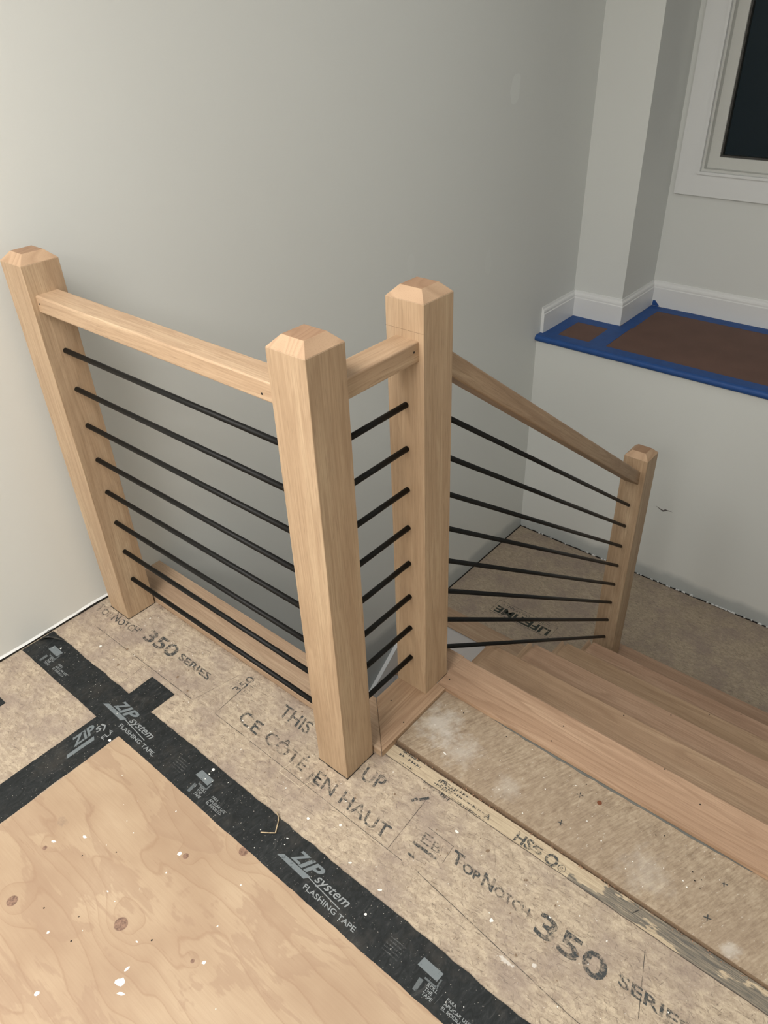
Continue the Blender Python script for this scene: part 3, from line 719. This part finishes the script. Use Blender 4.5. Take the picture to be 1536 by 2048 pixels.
tag(build('wood_crumbs', m, flat('pale crumbs', (.28, .19, .12), .9, 0, .6, 500)), 'pale sawdust crumbs along the oak edge board under the long rail', 'crumbs', kind='stuff')

# ------------------------------------------------------------ oak edge boards
m = nb(); prism(m, [(.001, .0950), (1.022, .0950), (.906, .211), (.001, .211)], -.002, .019)
eb1 = tag(build('edge_board', m, M_ox, None, .0012), 'oak edge board under the long rail, ending at the wall', 'board', 'oak boards edging the stair opening')
m = nb(); prism(m, [(1.0225, .0958), (1.0225, .3445), (.9065, .3445), (.9065, .2118)], -.002, .0190)
eb2 = tag(build('edge_board', m, M_oy, None, .0012), 'short oak edge board mitred behind the near post and under the second post', 'board', 'oak boards edging the stair opening')
def hole(p, par, r=.0018): 
    q = nb(); cyl(q, (p[0], p[1], p[2] - .0005), (p[0], p[1], p[2] + .0003), r, 10); return build('nail_hole', q, M_dark, par)
hole((.941, .227, .019), eb2); hole((1.008, .194, .019), eb2)
m = nb(); prism(m, [(.0, 1.545), (XS, 1.545), (XS, 1.665), (.0, 1.665)], ZL - .003, ZL + .004)
tag(build('edge_board', m, oak('dim oak grain', 0, (.86, .84, .82)), None, .003), 'oak edge board on the front of the lower landing behind the rods', 'board', 'oak boards edging the stair opening')

# ------------------------------------------------------------ stairs
st = thing('staircase', (XS, Y0, ZL), 'red oak staircase running down from the subfloor to the lower landing', 'staircase')
TONES = [oak('red oak tread %s' % n, 0, t, rk=.42) for n, t in (('a', (.93, .89, .84)), ('b', (.98, .91, .90)), ('c', (.93, .90, .84)), ('d', (.98, .89, .89)), ('e', (.86, .79, .78)))]
def tread(par, x0, x1, yn, depth, zt_, mat, back=False, th=.027):
    # rounded nosing at y = yn, body toward the riser above
    s = -1 if back else 1
    pr = [(yn - s * depth, zt_ - th), (yn - s * depth, zt_)] + [(yn - s * .006 + s * .006 * math.sin(a), zt_ - .006 + .006 * math.cos(a)) for a in (0, .5, 1.0, math.pi / 2)]
    pr += [(yn - s * .006 + s * .006 * math.cos(a), zt_ - th + .006 - .006 * math.sin(a)) for a in (0, .5, 1.0, math.pi / 2)]
    m_ = nb(); sweep(m_, pr, 0, x0, x1); return build('tread', m_, mat, par)
t0 = tread(st, .9968, XR - .002, Y0, Y0 - .345, .019, M_ostep); t0.name = 'nosing'
m = nb(); prism(m, [(XC, YC + W + .001), (.9965, YC + W + .001), (.9965, Y0), (XC, Y0)], -.008, .019); build('nosing', m, M_ostep, st)
for p in ((1.014, .374), (1.313, .367), (1.314, .423), (1.645, .419), (1.55, .457)): hole((p[0], p[1], .019), t0)
for k in range(1, 6):
    z = .019 - RISE * k; yn = Y0 + RUN * k
    tk = tread(st, XS + .022, XR - .002, yn, RUN + .025, z, TONES[k - 1])
    m = nb(); prism(m, [(XS, yn - RUN + .02), (XS + .022, yn - RUN + .02), (XS + .022, yn - .022), (XS, yn)], z - .027, z)
    if k < 5: build('return_nosing', m, M_oy, tk)
    else: m.free()
    if k < 5: hole((1.30 + .06 * k, yn - .012, z), tk)
for k in range(6):
    z1 = .019 - RISE * k - .027; z0 = .019 - RISE * (k + 1); yr = Y0 + RUN * k - .028
    bx('riser', (XS + .004, XR - .002, yr - .018, yr, z0 + (.0005 if k < 5 else 0), z1), M_trim, st)
m = nb(); P = [(Y0 - .03, -.03)]
for k in range(6):
    P += [(Y0 + RUN * k - .028, -.009 - RISE * k), (Y0 + RUN * k - .028, -.009 - RISE * (k + 1) if k < 5 else ZL)]
P += [(Y0 + RUN * 5 - .028, ZL - .24), (Y0 - .03, -.30)]
a = [m.verts.new((XS + .003, y, z)) for y, z in P]; b_ = [m.verts.new((XS + .03, y, z)) for y, z in P]
m.faces.new(a); m.faces.new(b_[::-1])
for i in range(len(P)): m.faces.new((a[i], b_[i], b_[(i + 1) % len(P)], a[(i + 1) % len(P)]))
build('stringer', m, M_trim, st)

st2 = thing('staircase', (.45, 1.55, ZB), 'lower staircase with white risers going down beneath the edge board of the landing', 'staircase')
for k in range(1, 10):
    z = ZL + .004 - RISE * k; yn = 1.548 - RUN * k
    tread(st2, .021, XS - .02, yn, RUN + .02, z, M_ostep, back=True)
for k in range(9):
    z1 = ZL + .004 - RISE * k - .027; yr = 1.548 - RUN * k + .025
    bx('riser', (.021, XS - .02, yr, yr + .018, ZL + .004 - RISE * (k + 1), z1), M_trim, st2)
m = nb(); sl = RISE / RUN
P = [(1.70, ZL + .002), (1.70, ZL + .12), (1.60, ZL + .12), (-1.1, ZL + .12 - sl * 2.70), (-1.1, ZL - .30 - sl * 2.70), (1.55, ZL - .30), (1.56, ZL - .25), (1.60, ZL)]
P = [(1.53, ZL + .09), (-1.1, ZL + .09 - sl * 2.63), (-1.1, ZL - .28 - sl * 2.63), (1.53, ZL - .28)]
a = [m.verts.new((.0005, y, z)) for y, z in P]; b_ = [m.verts.new((.020, y, z)) for y, z in P]
m.faces.new(a); m.faces.new(b_[::-1])
for i in range(len(P)): m.faces.new((a[i], b_[i], b_[(i + 1) % len(P)], a[(i + 1) % len(P)]))
build('skirt_board', m, M_trim, st2)

# ------------------------------------------------------------ railing
rl = thing('stair_railing', (XB, 0, 0), 'oak post and rail balustrade with horizontal black rods around the stair opening', 'railing')
CC, CH = .0196, .0194
def post(x, y, zb, zt_, label):
    m_ = nb(); box(m_, x, x + W, y, y + W, zb, zt_ - CH - .0002)
    p = build('newel_post', m_, M_oz, rl, .0008, 1)
    m_ = nb(); lo = [(x + .0003, y + .0003), (x + W - .0003, y + .0003), (x + W - .0003, y + W - .0003), (x + .0003, y + W - .0003)]
    hi = [(x + CC, y + CC), (x + W - CC, y + CC), (x + W - CC, y + W - CC), (x + CC, y + W - CC)]
    A = [m_.verts.new((*q, zt_ - CH)) for q in lo]; B = [m_.verts.new((*q, zt_)) for q in hi]
    m_.faces.new(A[::-1]); m_.faces.new(B)
    for i in range(4): m_.faces.new((A[i], A[(i + 1) % 4], B[(i + 1) % 4], B[i]))
    pcap = build('post_cap', m_, M_end, p, .0003, 1); pcap.data.materials.append(M_endtop)
    for f in pcap.data.polygons:
        if f.normal.z > .95: f.material_index = 1
    p['label'] = label; return p
pa = post(XA, 0, 0.0003, 1.036, 'square oak newel post against the left wall')
pb = post(XB, 0, 0.0003, 1.0428, 'nearest square oak newel post with bevelled top')
pc = post(XC, YC, 0.0193, 1.040, 'square oak newel post at the head of the stairs')
pd = post(XD, YD, ZL + .0003 + RISE + .0, .0805, 'square oak newel post at the foot of the stairs')
# pencil joint line on the stair-head post, glue seams and foot gaps
bx('joint_line', (XC, XC + W - .001, YC - .0002, YC + .002, .9655, .9660), M_edge, pc)
def footring(x, y, z, par):
    m_ = nb(); n = 12; g_ = .0016; out = []; inn = []
    for (p, q) in (((x, y), (x + W, y)), ((x + W, y), (x + W, y + W)), ((x + W, y + W), (x, y + W)), ((x, y + W), (x, y))):
        for i in range(n):
            t = i / n; px_ = p[0] + (q[0] - p[0]) * t; py_ = p[1] + (q[1] - p[1]) * t
            d = Vector((px_ - x - W / 2, py_ - y - W / 2)); k = 1 + random.uniform(.6, 1.6) * g_ / (W / 2)
            inn.append((px_, py_)); out.append((x + W / 2 + d.x * k, y + W / 2 + d.y * k))
    N_ = len(inn); A = [m_.verts.new((*q, z)) for q in inn]; B = [m_.verts.new((*q, z)) for q in out]
    for i in range(N_): m_.faces.new((A[i], A[(i + 1) % N_], B[(i + 1) % N_], B[i]))
    return build('foot_gap', m_, M_dark, par)
footring(XA, 0, .0006, pa); footring(XB, 0, .0006, pb)

RW, RH, RT_ = .057, .0385, .951
def rail(p0, p1, zt0, zt1, wid, h, label, segs=1, mat=M_orail):
    """bar between two upright planes; ends stay plumb"""
    d = Vector((p1[0] - p0[0], p1[1] - p0[1])); n = Vector((-d.y, d.x)).normalized() * wid / 2
    L_ = d.length; m_ = nb(); ang = math.atan2(d.y, d.x)
    pr = [(-wid / 2, -h), (wid / 2, -h), (wid / 2, 0), (-wid / 2, 0)]
    A = [m_.verts.new((0, u, v_)) for u, v_ in pr]; B = [m_.verts.new((L_, u, v_ + zt1 - zt0)) for u, v_ in pr]
    m_.faces.new(A); m_.faces.new(B[::-1])
    for i in range(4): m_.faces.new((A[i], B[i], B[(i + 1) % 4], A[(i + 1) % 4]))
    bmesh.ops.recalc_face_normals(m_, faces=m_.faces)
    E = [e for e in m_.edges if abs(e.verts[0].co.x - e.verts[1].co.x) > .1]
    bmesh.ops.bevel(m_, geom=E, offset=.004, segments=3, affect='EDGES', profile=.5)
    pitch = math.atan2(zt1 - zt0, L_); m_.transform(Matrix.Rotation(pitch, 4, 'Y'))
    o = build('handrail', m_, mat, rl); o.location = Vector((p0[0], p0[1], zt0)) - rl.location; o.rotation_euler = (0, -pitch, ang)
    o['label'] = label; return o
yc = .042
r1 = rail((XA + W, yc), (XB, yc), RT_, RT_, RW, RH, 'long level oak handrail between wall post and near post')
xc = XC + W / 2 + .004
r2 = rail((xc, W), (xc, YC), RT_, RT_, RW, RH + .003, 'short level oak handrail between the two middle posts')
xm = XD + W / 2 - .003
m_ = None
r3 = rail((.951, YC + W), (.936, YD), .909, .013, .058, .055, 'sloping oak handrail descending along the stairs', mat=oak('oak sloping rail grain', 0, (.86, .84, .80), strips=26))
def screwhole(p, q, par, r=.0022):
    m2 = nb(); cyl(m2, p, q, r, 10); o = build('screw_hole', m2, M_dark, rl); return o
screwhole((.148, yc - RW / 2 - .0004, .934), (.148, yc - RW / 2 + .002, .934), r1)
screwhole((.870, yc - RW / 2 - .0004, .925), (.870, yc - RW / 2 + .002, .925), r1)
screwhole((xc + RW / 2 + .0004, YC - .014, .934), (xc + RW / 2 - .002, YC - .014, .934), r2)

# black rods: one mesh for each run, copied down the posts
RR = .0062
def collar_rod(p0, p1):
    m_ = nb(); cyl(m_, p0, p1, RR, 18); return m_
def rods(p0, p1, n, drop, label):
    o0 = build('baluster_rod', collar_rod((0, 0, 0), Vector(p1) - Vector(p0)), M_rod, rl)
    o0.location = Vector(p0) - rl.location; o0['label'] = label
    for i in range(1, n):
        c = o0.copy(); COL.objects.link(c); c.parent = rl; c.location = Vector(p0) - rl.location - Vector((0, 0, drop * i))
        c['label'] = label
ZR, DR = .8132, .0985
rods((XA + W - .004, W / 2, ZR), (XB + .004, W / 2, ZR), 8, DR, 'black rod between wall post and near post')
rods((XC + W / 2, W - .004, ZR), (XC + W / 2, YC + .004, ZR), 8, DR, 'short black rod between the two middle posts')
rods((.951, YC + W - .004, .766), (XD + W / 2 + .003, YD + .004, -.143), 8, .0968, 'sloping black rod above the stairs')
